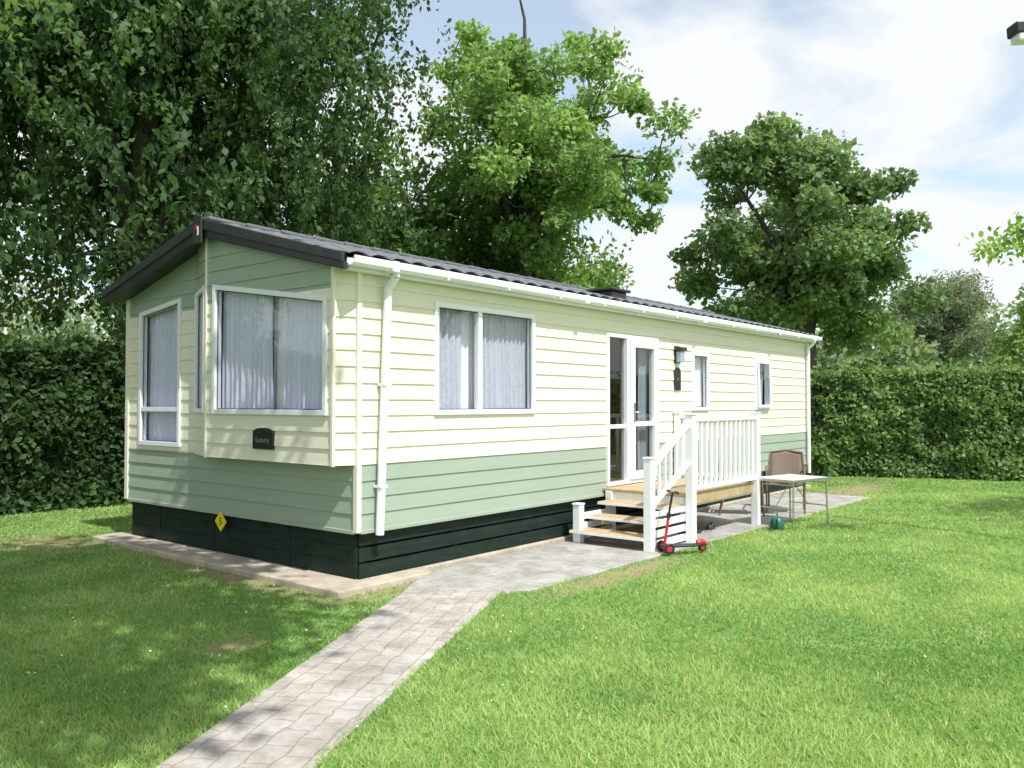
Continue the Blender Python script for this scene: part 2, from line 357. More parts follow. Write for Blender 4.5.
vtrim('corner_trim_left',-.024,.03,WID-.05,WID+.02,Z0-.01,2.82,M_trim)
boxes('bay_corner_trim',[(-P_-.022,-P_+.01,.085,.12,ZB-.01,2.84),(-P_-.022,-P_+.01,2.085,2.115,ZB-.01,3.33)],M_trim,van)
boxes('base_trim',[(.035,LEN-.065,-.024,.02,Z0-.03,Z0+.004)],M_green,van)
boxes('base_trim_front',[(-.023,.02,.035,WID-.055,Z0-.03,Z0+.004)],M_green,van)
def window(nm,O,d,n,w,mull=(),cur=True,fw=.05,bars=(),gm=None,gap=None,cm=None):
    q=frame(nm,O,d,n,*w,fw=fw)
    for a in mull: plate(nm+'_mullion',O,d,n,[(a-.03,q[0][1]+.001),(a+.03,q[0][1]+.001),(a+.03,q[2][1]-.001),(a-.03,q[2][1]-.001)],-.04,.022,M_upvc)
    for z in bars: plate(nm+'_transom',O,d,n,[(q[0][0]+.001,z-.025),(q[1][0]-.001,z-.025),(q[1][0]-.001,z+.025),(q[0][0]+.001,z+.025)],-.04,.022,M_upvc)
    glass(nm,O,d,n,q,m=gm)
    frame(nm+'_gasket',O,d,n,q[0][0]+.0005,q[1][0]-.0005,q[0][1]+.0005,q[3][1]-.0005,q[2][1]-.0005,fw=.008,n0=-.009,n1=.0,m=M_black_pl)
    if cur:
        lo,hi=w[0]-.03,w[1]+.03; zc=max(w[3],w[4])+.02
        if gap:
            curtain(nm,O,d,n,lo,gap[0],w[2]-.03,zc,m=cm); curtain(nm,O,d,n,gap[1],hi,w[2]-.03,zc,m=cm)
            curtain(nm+'_sheer',O,d,n,gap[0]-.08,gap[1]+.08,w[2]-.03,zc,off=-.165,amp=.008,m=M_sheer)
        else: curtain(nm,O,d,n,lo,hi,w[2]-.03,zc,m=cm)
window('lounge_window',SO,SD,SN,W1,mull=(1.60,),gap=(1.46,1.64))
window('small_window',SO,SD,SN,W2,cur=True,cm=M_sheer)
window('bay_window',(-P_,.10),(0,1),FN,MW,gap=(.90,1.02),cm=M_curtw)
window('tall_window',(0,2.62),(0,1),FN,TW,bars=(1.53,),cm=M_curtw)
window('return_window',(-P_,2.1),fd,fn,NW,fw=.045,cm=M_curtw)
q=frame('kitchen_window',SO,SD,SN,*W3)
T=dict(tilt=.035,zt=2.32)
frame('kitchen_sash',SO,SD,SN,W3[0]+.04,W3[1]-.04,1.53,2.30,2.30,fw=.04,n0=.032,n1=.055,**T)
glass('kitchen_sash',SO,SD,SN,[(8.575,1.565),(9.015,1.565),(9.015,2.265),(8.575,2.265)],.045,**T)
curtain('kitchen',SO,SD,SN,8.5,9.09,1.48,2.35,m=M_curt)
q=frame('door',SO,SD,SN,*DR,fw=.045,n1=.035)
plate('door_post',SO,SD,SN,[(4.42,.615),(4.49,.615),(4.49,2.424),(4.42,2.424)],-.05,.04,M_upvc)
glass('door_sidelight',SO,SD,SN,[(4.015,.615),(4.42,.615),(4.42,2.42),(4.015,2.42)],-.015,M_glassd)
plate('door_sidelight_rail',SO,SD,SN,[(4.016,1.28),(4.419,1.28),(4.419,1.33),(4.016,1.33)],-.04,.01,M_upvc)
frame('door_leaf',SO,SD,SN,4.50,5.19,.62,2.42,2.42,fw=.10,n0=-.03,n1=.055)
glass('door_leaf',SO,SD,SN,[(4.6,.72),(5.09,.72),(5.09,2.32),(4.6,2.32)],.01,M_glassd)
plate('door_leaf_rail',SO,SD,SN,[(4.601,1.30),(5.089,1.30),(5.089,1.36),(4.601,1.36)],-.02,.05,M_upvc)
tubes('door_handle',[([(4.56,-.06,1.48),(4.56,-.10,1.48),(4.67,-.10,1.48)],.010)],M_metal,van,8)
boxes('door_lock_plate',[(4.54,4.58,-.066,-.056,1.36,1.6)],M_metal,van,.002)
curtain('door',SO,SD,SN,4.90,5.14,.60,2.44,off=-.10)
boxes('wall_lamp',[(5.72,5.86,-.03,-.004,2.16,2.40),(5.70,5.88,-.13,-.03,2.33,2.38)],M_black_pl,van)
boxes('wall_lamp_diffuser',[(5.73,5.85,-.11,-.032,2.17,2.325)],mat('frosted_glass',(.35,.40,.5),.3,.02,5),van,.01)
def plaque(nm,O,d,n,c,zc,hw,hh):
    pts=[(c-hw,zc-hh),(c+hw,zc-hh),(c+hw,zc+hh*.55)]+[(c+hw*math.cos(t),zc+hh*.55+hh*.45*math.sin(t)) for t in np.linspace(0,math.pi,12)[1:-1]]+[(c-hw,zc+hh*.55)]
    plate(nm,O,d,n,pts,.0,.026,M_black_pl)
plaque('name_plaque',(-P_,.10),(0,1),FN,1.0,1.27,.16,.10)
plaque('side_plaque',SO,SD,SN,5.80,1.94,.09,.16)
M_let=mat('grey_lettering',(.28,.26,.22),.5,.05,10)
def text(s,size,loc,rot,m,parent,nm):
    c=bpy.data.curves.new(nm,'FONT'); c.body=s; c.size=size; c.align_x='CENTER'; c.align_y='CENTER'; c.extrude=.001
    o=bpy.data.objects.new(nm,c); o.location=loc; o.rotation_euler=rot; c.materials.append(m); return link(o,parent)
text('Luxury',.075,(-P_-.029,1.10,1.255),(R(90),0,R(-90)),M_let,van,'plaque_text')
text('21',.07,(5.80,-.029,1.93),(R(90),0,0),M_let,van,'side_plaque_text')
sg=empty('warning_sign',(-.035,2.06,.395),0)
s=.105
me=[(0,0,-s),(0,-s,0),(0,0,s),(0,s,0)]
V=[(x-.004,y,z) for x,y,z in me]+[(x,y,z) for x,y,z in me]
mesh_obj('plate',V,[(0,1,2,3)[::-1],(4,5,6,7),(0,1,5,4),(1,2,6,5),(2,3,7,6),(3,0,4,7)],M_yellow,sg)
text('5',.11,(-.0065,0,0),(R(90),0,R(-90)),M_black_pl,sg,'number')
def roofsheet(nm,flip):
    nx=int((XR1-XR0)/.03); ny=43; V=[];F=[]
    for j in range(ny):
        t=j/(ny-1); y=-.16+(2.05+.16)*t
        step=.022*(1-((t*6.0)%1.0)) if t<1 else 0
        for i in range(nx+1):
            x=XR0+(XR1-XR0)*i/nx
            wv=abs(math.sin(math.pi*x/.24)); V.append((x,(WID-y-(.1 if flip and t==0 else 0)) if flip else y,2.84+.26*(y+.12)+.038*wv**.6+step))
    for j in range(ny-1):
        for i in range(nx):
            b=j*(nx+1)+i; f=(b,b+1,b+nx+2,b+nx+1); F.append(f[::-1] if flip else f)
    return mesh_obj(nm,V,F,M_roof,van)
roofsheet('roof_sheet',False); roofsheet('roof_sheet_rear',True)
rc=[]
xx=XR0
while xx<XR1-.05:
    rc.append(((xx,2.05,roofz(2.05)+.055),(min(xx+.42,XR1),2.05,roofz(2.05)+.045),.22,.04)); xx+=.43
beams('ridge_cap',rc,M_roof,van,.012)
for xg,sg_ in ((XR0,-1),(XR1,1)):
    for e0,e1,dp,th in ((0,0,.19,.03),(.03,.0,.11,.05)):
        for side in (0,1):
            y0=-.16 if not side else -.03; y1=2.05
            za=2.83+.26*(y0+.12)+.04; zb=roofz(2.05)+.06
            f=(lambda y:WID-y) if side else (lambda y:y)
            d0,d1=dp*.75,dp
            xs=sorted((xg,xg+sg_*th)); V=[]
            for x in xs: V+=[(x,f(y0),za-d0),(x,f(y1),zb-d1),(x,f(y1),zb),(x,f(y0),za)]
            o=recalc(mesh_obj('barge_board',V,[(0,1,2,3),(7,6,5,4),(0,4,5,1),(1,5,6,2),(2,6,7,3),(3,7,4,0)],M_black,van));bevel(o,.008)
boxes('apex_cover',[(XR0-.075,XR0-.052,1.97,2.13,3.19,3.47)],M_black,van,.01)
boxes('apex_badge',[(XR0-.081,XR0-.076,2.04,2.075,3.33,3.38)],mat('badge_red',(.45,.04,.05),.3,.02,5),van,.002)
boxes('apex_badge_white',[(XR0-.081,XR0-.076,2.015,2.035,3.27,3.36)],M_upvc,van,.002)
boxes('fascia',[(XR0+.06,XR1,-.118,-.03,2.735,2.815)],M_upvc,van)
gx=np.linspace(XR0+.03,XR1,30); prof=[(-.225,2.84),(-.232,2.82),(-.225,2.78),(-.195,2.76),(-.165,2.755),(-.135,2.76),(-.122,2.79),(-.122,2.83),(-.13,2.83),(-.135,2.79),(-.165,2.77),(-.20,2.775),(-.215,2.79),(-.217,2.835)]
V=[]
for x in (gx[0],gx[-1]): V+=[(x,y,z) for y,z in prof]
k=len(prof); F=[(i,(i+1)%k,k+(i+1)%k,k+i) for i in range(k)]+[tuple(range(k)),tuple(range(k,2*k))[::-1]]
recalc(mesh_obj('gutter',V,F,M_upvc,van))
boxes('gutter_joint',[(x,x+.08,-.238,-.12,2.748,2.845) for x in (.2,3.2,6.2,9.0,10.7)],M_upvc,van,.008)
boxes('gutter_brackets',[(x,x+.02,-.236,-.12,2.750,2.842) for x in np.arange(.9,10.6,.9)],M_upvc,van,.003)
tubes('downpipe',[([(.30,-.165,2.77),(.30,-.16,2.72)],.036),([(.30,-.16,2.72),(.29,-.07,2.62)],.036),([(.29,-.07,2.63),(.20,-.07,.44)],.038)],M_upvc,van,16)
tubes('downpipe_far',[([(LEN-.10,-.17,2.77),(LEN-.10,-.16,2.72)],.034),([(LEN-.10,-.16,2.72),(LEN-.12,-.06,2.62)],.034),([(LEN-.12,-.06,2.63),(LEN-.12,-.06,.3)],.034)],M_upvc,van,12)
boxes('pipe_clip',[(.215,.305,-.109,-.01,1.75,1.775),(.175,.262,-.109,-.01,.85,.875)],M_upvc,van)
boxes('roof_vent',[(4.9,5.3,.5,.85,2.95,3.14),(4.85,5.35,.45,.9,3.14,3.18)],M_black,van,.03)
boxes('skirting_side',[(.06,LEN-.05,.035,.06,z,z+.118) for z in (.065,.205,.345)],M_skirt,van,.003)
boxes('skirting_front',[(.04,.06,.06,WID-.05,z,z+.136) for z in (.062,.2,.338)],M_skirt,van,.003)
boxes('skirting_posts',[(x,x+.08,.061,.10,.056,.48) for x in np.arange(.08,10.8,1.2)],M_skirt,van,.003)
boxes('skirting_joints',[(.034,.0395,y,y+.05,.06,.474) for y in (1.0,2.3,3.4)],M_skirt,van,.001)
boxes('underfloor',[(.12,LEN-.12,.16,WID-.1,.056,.47)],M_dark,van,0)
boxes('floor',[(.03,LEN-.03,.03,WID-.03,.485,.56)],M_int,van,0)
boxes('interior_partition',[(3.4,3.45,.6,WID-.05,.56,2.75),(5.5,5.55,.04,WID-.05,.56,2.75),(.5,10.9,3.2,3.25,.56,2.75),(7.5,7.55,.04,3.19,.56,2.75)],M_int,van,0)
boxes('interior_sofa',[(.12,.8,.5,3.4,.56,1.05),(4.1,4.9,2.5,3.1,.56,1.3)],mat('sofa_fabric',(.3,.27,.25),.9,.1,20),van,.03)
# ------------------------------------------------------------------ porch decking
pt=empty('entrance_porch')
DX0,DX1,DY0,DZ=3.90,5.72,-1.14,.56
boxes('deck_boards',[(DX0-.02,DX1,y,y+.108,DZ-.03,DZ) for y in np.arange(DY0-.01,-.08,.115)],M_wood,pt,.004)
boxes('deck_edge_board',[(DX0+.05,DX1-.05,DY0-.035,DY0-.012,DZ-.125,DZ-.003)],M_wood,pt,.004)
boxes('deck_fascia',[(DX0,DX1-.01,DY0+.0,DY0+.03,DZ-.15,DZ-.034),(DX1-.035,DX1-.005,DY0+.034,-.06,DZ-.15,DZ-.034),(DX0,DX0+.03,DY0+.034,-.06,DZ-.16,DZ-.034)],M_upvc,pt)
boxes('joists',[(x,x+.05,DY0+.04,-.07,DZ-.13,DZ-.035) for x in (4.3,4.8,5.3)],M_wood,pt,0)
ps=.095
def post(x,y,z1,z0=.016): return (x-ps/2,x+ps/2,y-ps/2,y+ps/2,z0,z1)
posts=[post(DX0,DY0-.05,1.46),post(DX1+.0,DY0-.05,1.46),post(3.08,DY0+.02,1.0),post(3.10,-.19,.44),post(DX1+.0,-.07,1.46),post(DX0+.02,-.1,.53)]
boxes('posts',posts,M_upvc,pt,.006)
caps=[(b[0]-.010,b[1]+.010,b[2]-.010,b[3]+.010,b[5],b[5]+.022) for b in posts[:5]]
boxes('post_caps',caps,M_upvc,pt,.01)
yy=DY0-.05
bal=[];n=13
for i in range(n):
    x=DX0+.12+(DX1-DX0-.24)*i/(n-1); bal.append((x-.02,x+.02,yy-.018,yy+.018,DZ+.09,1.385))
for i in range(7):
    y=DY0+.1+(.88)*i/6; bal.append((DX1-.018,DX1+.018,y-.018,y+.018,DZ+.09,1.385))
boxes('balusters',bal,M_upvc,pt,.003)
boxes('rails',[(DX0+.05,DX1-.05,yy-.035,yy+.035,1.386,1.44),(DX0+.05,DX1-.05,yy-.028,yy+.028,DZ+.04,DZ+.088),
 (DX1-.035,DX1+.035,yy+.05,-.12,1.386,1.44),(DX1-.028,DX1+.028,yy+.05,-.12,DZ+.04,DZ+.088)],M_upvc,pt,.006)
beams('stair_rails',[((3.10,DY0-.0,.93),(DX0-.03,DY0-.04,1.38),.055,.075),((3.10,DY0,.50),(DX0-.03,DY0-.04,.93),.05,.05)],M_upvc,pt)
sb_=[]
for i in range(1,6):
    t=i/6; x=3.10+(DX0-3.13)*t; sb_.append((x-.016,x+.016,DY0-.03,DY0+.0,.50+.43*t+.0,.93+.43*t))
boxes('stair_balusters',sb_,M_upvc,pt,.003)
tr=[]
for i in range(3):
    x0=3.02+.29*i; z=.16+.135*i
    tr.append((x0,x0+.30,DY0+.06,-.12,z-.032,z))
boxes('treads',tr,M_wood,pt,.005); boxes('tread_nosing',[(a-.006,a+.02,c,d_,e-.002,f-.006) for a,b,c,d_,e,f in tr],M_upvc,pt,.002)
boxes('stringers',[(3.12,DX0-.04,y,y+.03,.09,.13) for y in (DY0+.1,-.17)],M_wood,pt,.003)
sl_=[]
for y0,y1 in ((DY0-.005,DY0+.02),(-.165,-.14)):
    for i,z in enumerate((.04,.15,.26)):
        sl_.append((3.15,DX0-.05,y0,y1,z,z+.075))
sl_.append((3.15,DX0-.05,DY0-.005,DY0+.02,.37,.43))
boxes('side_slats',sl_,M_upvc,pt,.004)
for i,(x,y,r) in enumerate(((4.9,-.95,.3),(5.05,-.88,.5),(4.5,-.9,-.4))):
    sh=empty('shoe',(x,y,.018),r)
    V=[];F=[];prof_=[(-.14,.035,.05),(-.12,.04,.085),(-.05,.036,.08),(.02,.042,.06),(.08,.048,.045),(.13,.035,.03),(.145,.012,.02)]
    for (x_,wd,h) in prof_:
        for a in range(8):
            t=math.pi*a/7; V.append((x_,wd*math.cos(t),.0+h*math.sin(t)))
    for j in range(6):
        for a in range(7): b=j*8+a; F.append((b,b+8,b+9,b+1))
    F.append(tuple(range(8))); F.append(tuple(range(48,56))[::-1])
    mesh_obj('upper',V,F,M_black_pl,sh,smooth=True)
    boxes('sole',[(-.145,.14,-.04,.04,.0,.015)],mat('sole',(.4,.4,.4),.6,.05,10),sh,.006)
# ------------------------------------------------------------------ scooter
sc=empty('kick_scooter',(3.22,-1.40,.018),R(-38))
def wheel(nm,x,y,r,wd,par):
    V=[];F=[];k=20
    for sgn in (-1,1):
        for rr,ww in ((r*.86,1),(r,.55)):
            for a in range(k): t=2*math.pi*a/k; V.append((x+rr*math.cos(t),y+sgn*wd/2*ww,r+rr*math.sin(t)))
    for a in range(k):
        b=(a+1)%k; F+=[(a,b,k+b,k+a),(k+a,k+b,3*k+b,3*k+a),(3*k+a,3*k+b,2*k+b,2*k+a)]
    F+=[tuple(range(k))[::-1],tuple(range(2*k,3*k))]
    mesh_obj(nm,V,F,M_black_pl,par,smooth=False)
    tubes(nm+'_hub',[([(x,y-wd/2-.004,r),(x,y+wd/2+.004,r)],r*.5)],M_red,par,16)
wheel('wheel_left',-.16,-.10,.06,.028,sc);wheel('wheel_right',-.16,.10,.06,.028,sc);wheel('rear_wheel',.26,0,.045,.035,sc)
tubes('axle',[([(-.16,-.1,.06),(-.16,.1,.06)],.012)],M_metal,sc,8)
V=[(-.20,-.04,.075),(-.10,-.055,.062),(.14,-.05,.058),(.28,-.03,.075),(.28,.03,.075),(.14,.05,.058),(-.10,.055,.062),(-.20,.04,.075)]
V2=[(x,y,z+.02) for x,y,z in V]
bevel(mesh_obj('deck',V+V2,[tuple(range(8))[::-1],tuple(range(8,16))]+[(i,(i+1)%8,8+(i+1)%8,8+i) for i in range(8)],M_black_pl,sc),.006)
boxes('grip_pad',[(-.06,.15,-.035,.035,.08,.086)],M_red,sc,.002)
tubes('rear_fender',[([(.20,0,.10),(.26,0,.108),(.31,0,.08)],[.03,.033,.02])],M_red,sc,8)
tubes('stem',[([(-.17,0,.08),(-.12,0,.40)],.016)],M_red,sc); tubes('stem_upper',[([(-.12,0,.40),(-.075,0,.64)],.012)],M_black_pl,sc)
tubes('clamp',[([(-.125,0,.37),(-.117,0,.42)],.024)],M_black_pl,sc)
tubes('handlebar',[([(-.075,-.12,.64),(-.07,0,.645),(-.075,.12,.64)],.010)],M_metal,sc)
tubes('grips',[([(-.075,-.135,.64),(-.073,-.06,.643)],.015),([(-.075,.135,.64),(-.073,.06,.643)],.015)],M_black_pl,sc)
# ------------------------------------------------------------------ folding table and chairs
tbz=empty('folding_table',(6.10,-1.52,.0),R(-12))
boxes('top',[(-.42,-.003,-.30,.30,.60,.622),(.003,.42,-.30,.30,.60,.622)],M_tablew,tbz,.006)
boxes('top_edge',[(-.43,.43,-.31,-.301,.592,.626),(-.43,.43,.301,.31,.592,.626),(-.43,-.421,-.30,.30,.592,.626),(.421,.43,-.30,.30,.592,.626)],M_metal,tbz,.002)
lg=[]
for sx_ in (-1,1):
    for sy_ in (-1,1): lg.append(([(sx_*.38,sy_*.27,.598),(sx_*.40,sy_*.28,.0)],.011))
    lg.append(([(sx_*.385,-.27,.25),(sx_*.385,.27,.25)],.008)); lg.append(([(sx_*.38,-.27,.55),(sx_*.385,.27,.55)],.008))
lg.append(([(-.38,.0,.25),(0,0,.59)],.006)); lg.append(([(.38,.0,.25),(0,0,.59)],.006))
tubes('legs',lg,M_metal,tbz,8)
def chair(loc,rz):
    c=empty('garden_chair',loc,rz)
    def sheet(nm,fn,nu=8,nv=8):
        V=[fn(i/nu,j/nv) for j in range(nv+1) for i in range(nu+1)]
        F=[(j*(nu+1)+i,j*(nu+1)+i+1,(j+1)*(nu+1)+i+1,(j+1)*(nu+1)+i) for j in range(nv) for i in range(nu)]
        o=mesh_obj(nm,V,F,M_wick,c,smooth=True); m=o.modifiers.new('s','SOLIDIFY'); m.thickness=.02; return o
    sheet('seat',lambda u,v:(-.23+.46*u,-.24+.46*v,.42-.02*v-.02*math.sin(math.pi*u)))
    sheet('backrest',lambda u,v:(-.23+.46*u,.23+.16*v+.04*math.sin(math.pi*u),.45+(.38+.03*math.sin(math.pi*u))*v))
    t=[]
    for s in (-1,1):
        t.append(([(s*.26,-.27,0),(s*.26,-.25,.42),(s*.26,-.24,.62),(s*.27,-.1,.65),(s*.26,.26,.64)],.014))
        t.append(([(s*.25,.33,0),(s*.25,.24,.40),(s*.25,.30,.62),(s*.23,.39,.84)],.014))
    t.append(([(-.23,.39,.84),(0,.44,.87),(.23,.39,.84)],.014)); t.append(([(-.26,-.25,.41),(.26,-.25,.41)],.013)); t.append(([(-.25,.24,.40),(.25,.24,.40)],.013))
    tubes('frame',t,M_wick,c,8); return c
chair((6.62,-.62,.018),R(25)); chair((7.25,-1.0,.018),R(-70))
wc=empty('watering_can',(5.50,-1.56,.0),R(200))
tubes('body',[([(0,0,.0),(0,0,.008),(0,0,.10),(0,0,.15),(0,0,.165)],[.085,.09,.088,.07,.05])],M_greenp,wc,20)
tubes('spout',[([(.07,0,.04),(.13,0,.10),(.19,0,.17)],[.022,.016,.012]),([(.185,0,.165),(.205,0,.19)],[.014,.032])],M_greenp,wc,12)
tubes('handle',[([(-.07,0,.14),(-.12,0,.17),(-.13,0,.10),(-.085,0,.04)],.011),([(.04,0,.16),(0,0,.22),(-.06,0,.15)],.010)],M_greenp,wc,8)
# ------------------------------------------------------------------ street lamp
lp=empty('street_lamp',(6.25,-4.98,0))
tubes('pole',[([(0,0,0),(0,0,1.2),(0,0,1.25),(0,0,5.7)],[.07,.07,.045,.035]),([(0,0,5.65),(-.2,.25,5.68),(-.45,.56,5.70)],.025)],mat('lamp_pole',(.25,.26,.27),.5,.1,5,metal=.3),lp,12)
beams('head',[((-.36,.45,5.68),(-.66,.81,5.64),.20,.13)],M_black_pl,lp,.02); beams('lens',[((-.40,.50,5.58),(-.64,.785,5.55),.17,.10)],mat('lamp_lens',(.75,.77,.8),.2,.02,5),lp,.02)
# ------------------------------------------------------------------ vegetation
def nrm(v): return v/np.maximum(np.linalg.norm(v,axis=1,keepdims=True),1e-9)
def leaves(name,C,D_,Nn,ln,wd,tint,parent,m=M_leaf):
    D_=nrm(D_); Sx=nrm(np.cross(D_,Nn)); 
    l=ln[:,None]/2; w_=wd[:,None]/2
    V=np.stack([C-D_*l,C+Sx*w_-D_*l*.15,C+D_*l,C-Sx*w_-D_*l*.15],axis=1)
    return np_mesh(name,V.reshape(-1,3),4,m,parent,tint)
def lumpy(P,f,seed): 
    return np.array([mnoise.noise(Vector((p[0]*f+seed*7.1,p[1]*f-seed*3.3,p[2]*f+seed))) for p in P])
def tree(name,base,c,rad,ncl,lpc,ls,ca,cb_,seed,tr=.25,weep=False,gapthr=-.35,cs=.9,asp=.55,lump=.5,flat=.55,shell=2.4,twigs=True):
    rng=np.random.default_rng(seed); e=empty(name,(base[0],base[1],0)); b=np.array([base[0],base[1],0.])
    c=np.array(c,float)-b; rad=np.array(rad,float)
    d=nrm(rng.normal(size=(ncl,3))); u=rng.random(ncl)**(1/shell)
    lum=1-.12+lump*lumpy(d,1.7,seed)
    P=c+d*u[:,None]*rad*lum[:,None]
    g=lumpy(P,.45,seed+3); P=P[g>gapthr]; u=u[g>gapthr]
    P=P[P[:,2]>.6]
    n=len(P)
    T=[]; top=c*np.array([.6,.6,1.]); top[2]=c[2]+rad[2]*.35
    tp=[np.array([0,0,-.1]),np.array([.05,.02,c[2]*.25]),top*np.array([.4,.4,.5]),top*np.array([.7,.7,.78]),top]
    T.append(([Vector(p) for p in tp],[tr*1.3,tr,tr*.8,tr*.5,tr*.15]))
    idx=rng.choice(n,min(13,n),replace=False); samples=[np.array(p) for p in tp[2:]]
    for i in idx:
        t=rng.uniform(.35,.95); s=tp[1]*(1-t)+tp[3]*t; q=P[i]; mid=(s+q)/2+np.array([0,0,.12*np.linalg.norm(q-s)])+rng.normal(size=3)*.15
        T.append(([Vector(s),Vector((s+mid)/2+rng.normal(size=3)*.08),Vector(mid),Vector((mid+q)/2+rng.normal(size=3)*.1),Vector(q)],[tr*.5,tr*.4,tr*.3,tr*.18,tr*.06]))
        samples+= [(s+mid)/2,mid,(mid+q)/2,q]
    if twigs:
        SA=np.array(samples)
        for i in range(n):
            k=np.argmin(np.linalg.norm(SA-P[i],axis=1)+ (SA[:,2]>P[i][2])*.5); s=SA[k]
            if np.linalg.norm(s-P[i])<.2: continue
            mid=(s+P[i])/2+rng.normal(size=3)*.12
            T.append(([Vector(s),Vector(mid),Vector(P[i])],[tr*.12,tr*.08,.008]))
    tubes('trunk_and_limbs',T,M_bark,e,7)
    if weep:
        ns=12; st=np.repeat(P,ns,axis=0)+rng.normal(size=(n*ns,3))*cs*np.array([.8,.8,.5]); L_=(rng.random(len(st))**2*1.9+.25)*weep
        per=lpc//ns; s_=np.repeat(st,per,axis=0); LL=np.repeat(L_,per); t=rng.random(len(s_))
        sway=np.repeat(rng.normal(size=(len(st),2))*.3,per,axis=0)
        C=s_.copy(); C[:,2]-=LL*t; C[:,:2]+=sway*(t**1.5)[:,None]*LL[:,None]; C+=rng.normal(size=C.shape)*.085
        D_=rng.normal(size=C.shape)*.6; D_[:,2]-=.85
        ct=np.repeat(rng.random(n),ns*per)*.55+np.repeat(rng.random(n*ns),per)*.2
    else:
        s_=np.repeat(P,lpc,axis=0); sz=np.repeat(rng.uniform(.55,1.25,n),lpc)*cs
        off=nrm(rng.normal(size=s_.shape))*(rng.random(len(s_))**.42)[:,None]*sz[:,None]*np.array([1,1,flat])
        off+=.22*cs*np.sin(off[:,[1,2,0]]*9/cs+np.repeat(rng.random((n,3))*6,lpc,axis=0))
        C=s_+off; D_=rng.normal(size=C.shape)+off/cs*.8; D_[:,2]-=.35
        ct=np.repeat(rng.random(n),lpc)*.6
    keep=C[:,2]>.3; C=C[keep];D_=D_[keep];ct=ct[keep]
    Nn=rng.normal(size=C.shape); Nn[:,2]+=1.1
    l=ls*rng.uniform(.65,1.35,len(C)); t=np.clip(ct+rng.random(len(C))*.42,0,1)[:,None]
    tint=np.array(ca)*(1-t)+np.array(cb_)*t; tint*=rng.uniform(.75,1.2,len(C))[:,None]
    leaves('crown_leaves',C,D_,Nn,l,l*asp,tint,e)
    return e
tree('weeping_beech_tree',(3.2,10.3),(3.2,10.3,8.4),(6.2,5.2,5.9),330,504,.135,(.04,.085,.035),(.11,.20,.07),11,tr=.38,weep=.9,gapthr=-.45,cs=.95,asp=.6,shell=2.2)
tree('weeping_beech_tree',(-3.6,10.8),(-3.6,10.8,7.4),(5.0,4.0,5.4),150,384,.15,(.04,.085,.035),(.10,.18,.06),12,tr=.3,weep=.9,gapthr=-.6,cs=.95,asp=.6,shell=2.2)
tree('silver_maple_tree',(12.7,8.1),(12.45,7.8,8.1),(3.5,3.3,4.5),210,340,.15,(.14,.25,.08),(.31,.46,.17),23,tr=.22,gapthr=-.10,cs=.64,lump=.75,asp=.66)
tree('silver_maple_tree',(15.0,9.2),(14.6,8.6,4.2),(2.4,2.4,1.9),70,300,.16,(.17,.31,.09),(.34,.51,.17),29,tr=.14,gapthr=-.6,cs=.7)
tree('ash_tree',(12.6,12.2),(12.4,11.6,5.8),(5.0,4.5,4.2),160,280,.2,(.09,.17,.06),(.19,.32,.10),31,tr=.25,gapthr=-.42,cs=.95)
tree('sycamore_tree',(23.4,4.4),(23.2,4.5,7.0),(4.2,4.2,4.5),230,350,.20,(.12,.19,.10),(.24,.35,.16),41,tr=.33,gapthr=-.22,cs=.82,lump=.8,asp=.75)
def distant(name,pts,ca,cb_,seed,ls=.45):
    rng=np.random.default_rng(seed); e=empty(name); Cs=[];ti=[]
    for (x,y,h,r,tall) in pts:
        k=int(26*r/3)+8
        d=nrm(rng.normal(size=(k,3))); P=np.array([x,y,h*.55])+d*np.array([r,r,h*.45])*(rng.random(k)**.4)[:,None]
        P=np.vstack([P,P*np.array([1,1,.5])])
        s_=np.repeat(P,80,axis=0); off=nrm(rng.normal(size=s_.shape))*(rng.random(len(s_))**.4)[:,None]*r*.33*np.array([1,1,.6])
        Cs.append(s_+off); tt=np.repeat(rng.random(len(P)),80)*.6+rng.random(len(s_))*.4; g=rng.uniform(.8,1.2)
        ti.append((np.array(ca)*(1-tt[:,None])+np.array(cb_)*tt[:,None])*g)
    C=np.vstack(Cs); ti=np.vstack(ti); kp=C[:,2]>0; C=C[kp];ti=ti[kp]
    D_=rng.normal(size=C.shape); Nn=rng.normal(size=C.shape); Nn[:,2]+=1
    l=ls*rng.uniform(.7,1.3,len(C)); leaves('foliage',C,D_,Nn,l,l*.6,ti,e)
def cw(D,lat): return (CX+.631*lat+.776*D, CY-.776*lat+.631*D)
pts=[]
for D,lat,h,r in ((48,33,7.0,5),(52,27,8.2,4.5),(50,39,8.5,5),(58,22,7,4),(60,45,9,6),(55,30,6.5,4),(62,12,8,5),(60,3,8,5),(60,-7,9,6),(55,-18,10,6),(52,-28,10,6),(45,-35,10,6),(36,-33,9,5),(62,52,9,6),(40,16.5,5.5,3.5)):
    x,y=cw(D,lat); pts.append((x,y,h,r,0))
distant('distant_trees',pts,(.18,.25,.17),(.30,.39,.22),5)  # distance haze is put into the pale, greyed leaf tint
x,y=cw(40,20.3)
tree('pine_tree',(x,y),(x,y,5.3),(2.4,2.4,2.6),80,260,.24,(.16,.20,.15),(.24,.29,.19),55,tr=.2,gapthr=-.6,cs=.85,asp=.28,flat=.45)
x,y=cw(38,25.0)
tree('birch_tree',(x,y),(x,y,4.6),(2.6,2.4,2.9),70,220,.24,(.17,.27,.10),(.30,.42,.15),56,tr=.15,gapthr=-.5,cs=.9)
tree('hawthorn_tree',(8.3,9.4),(8.3,9.6,2.8),(3.0,1.6,2.0),70,260,.15,(.05,.10,.03),(.12,.20,.06),61,tr=.12,gapthr=-.8,cs=.8)
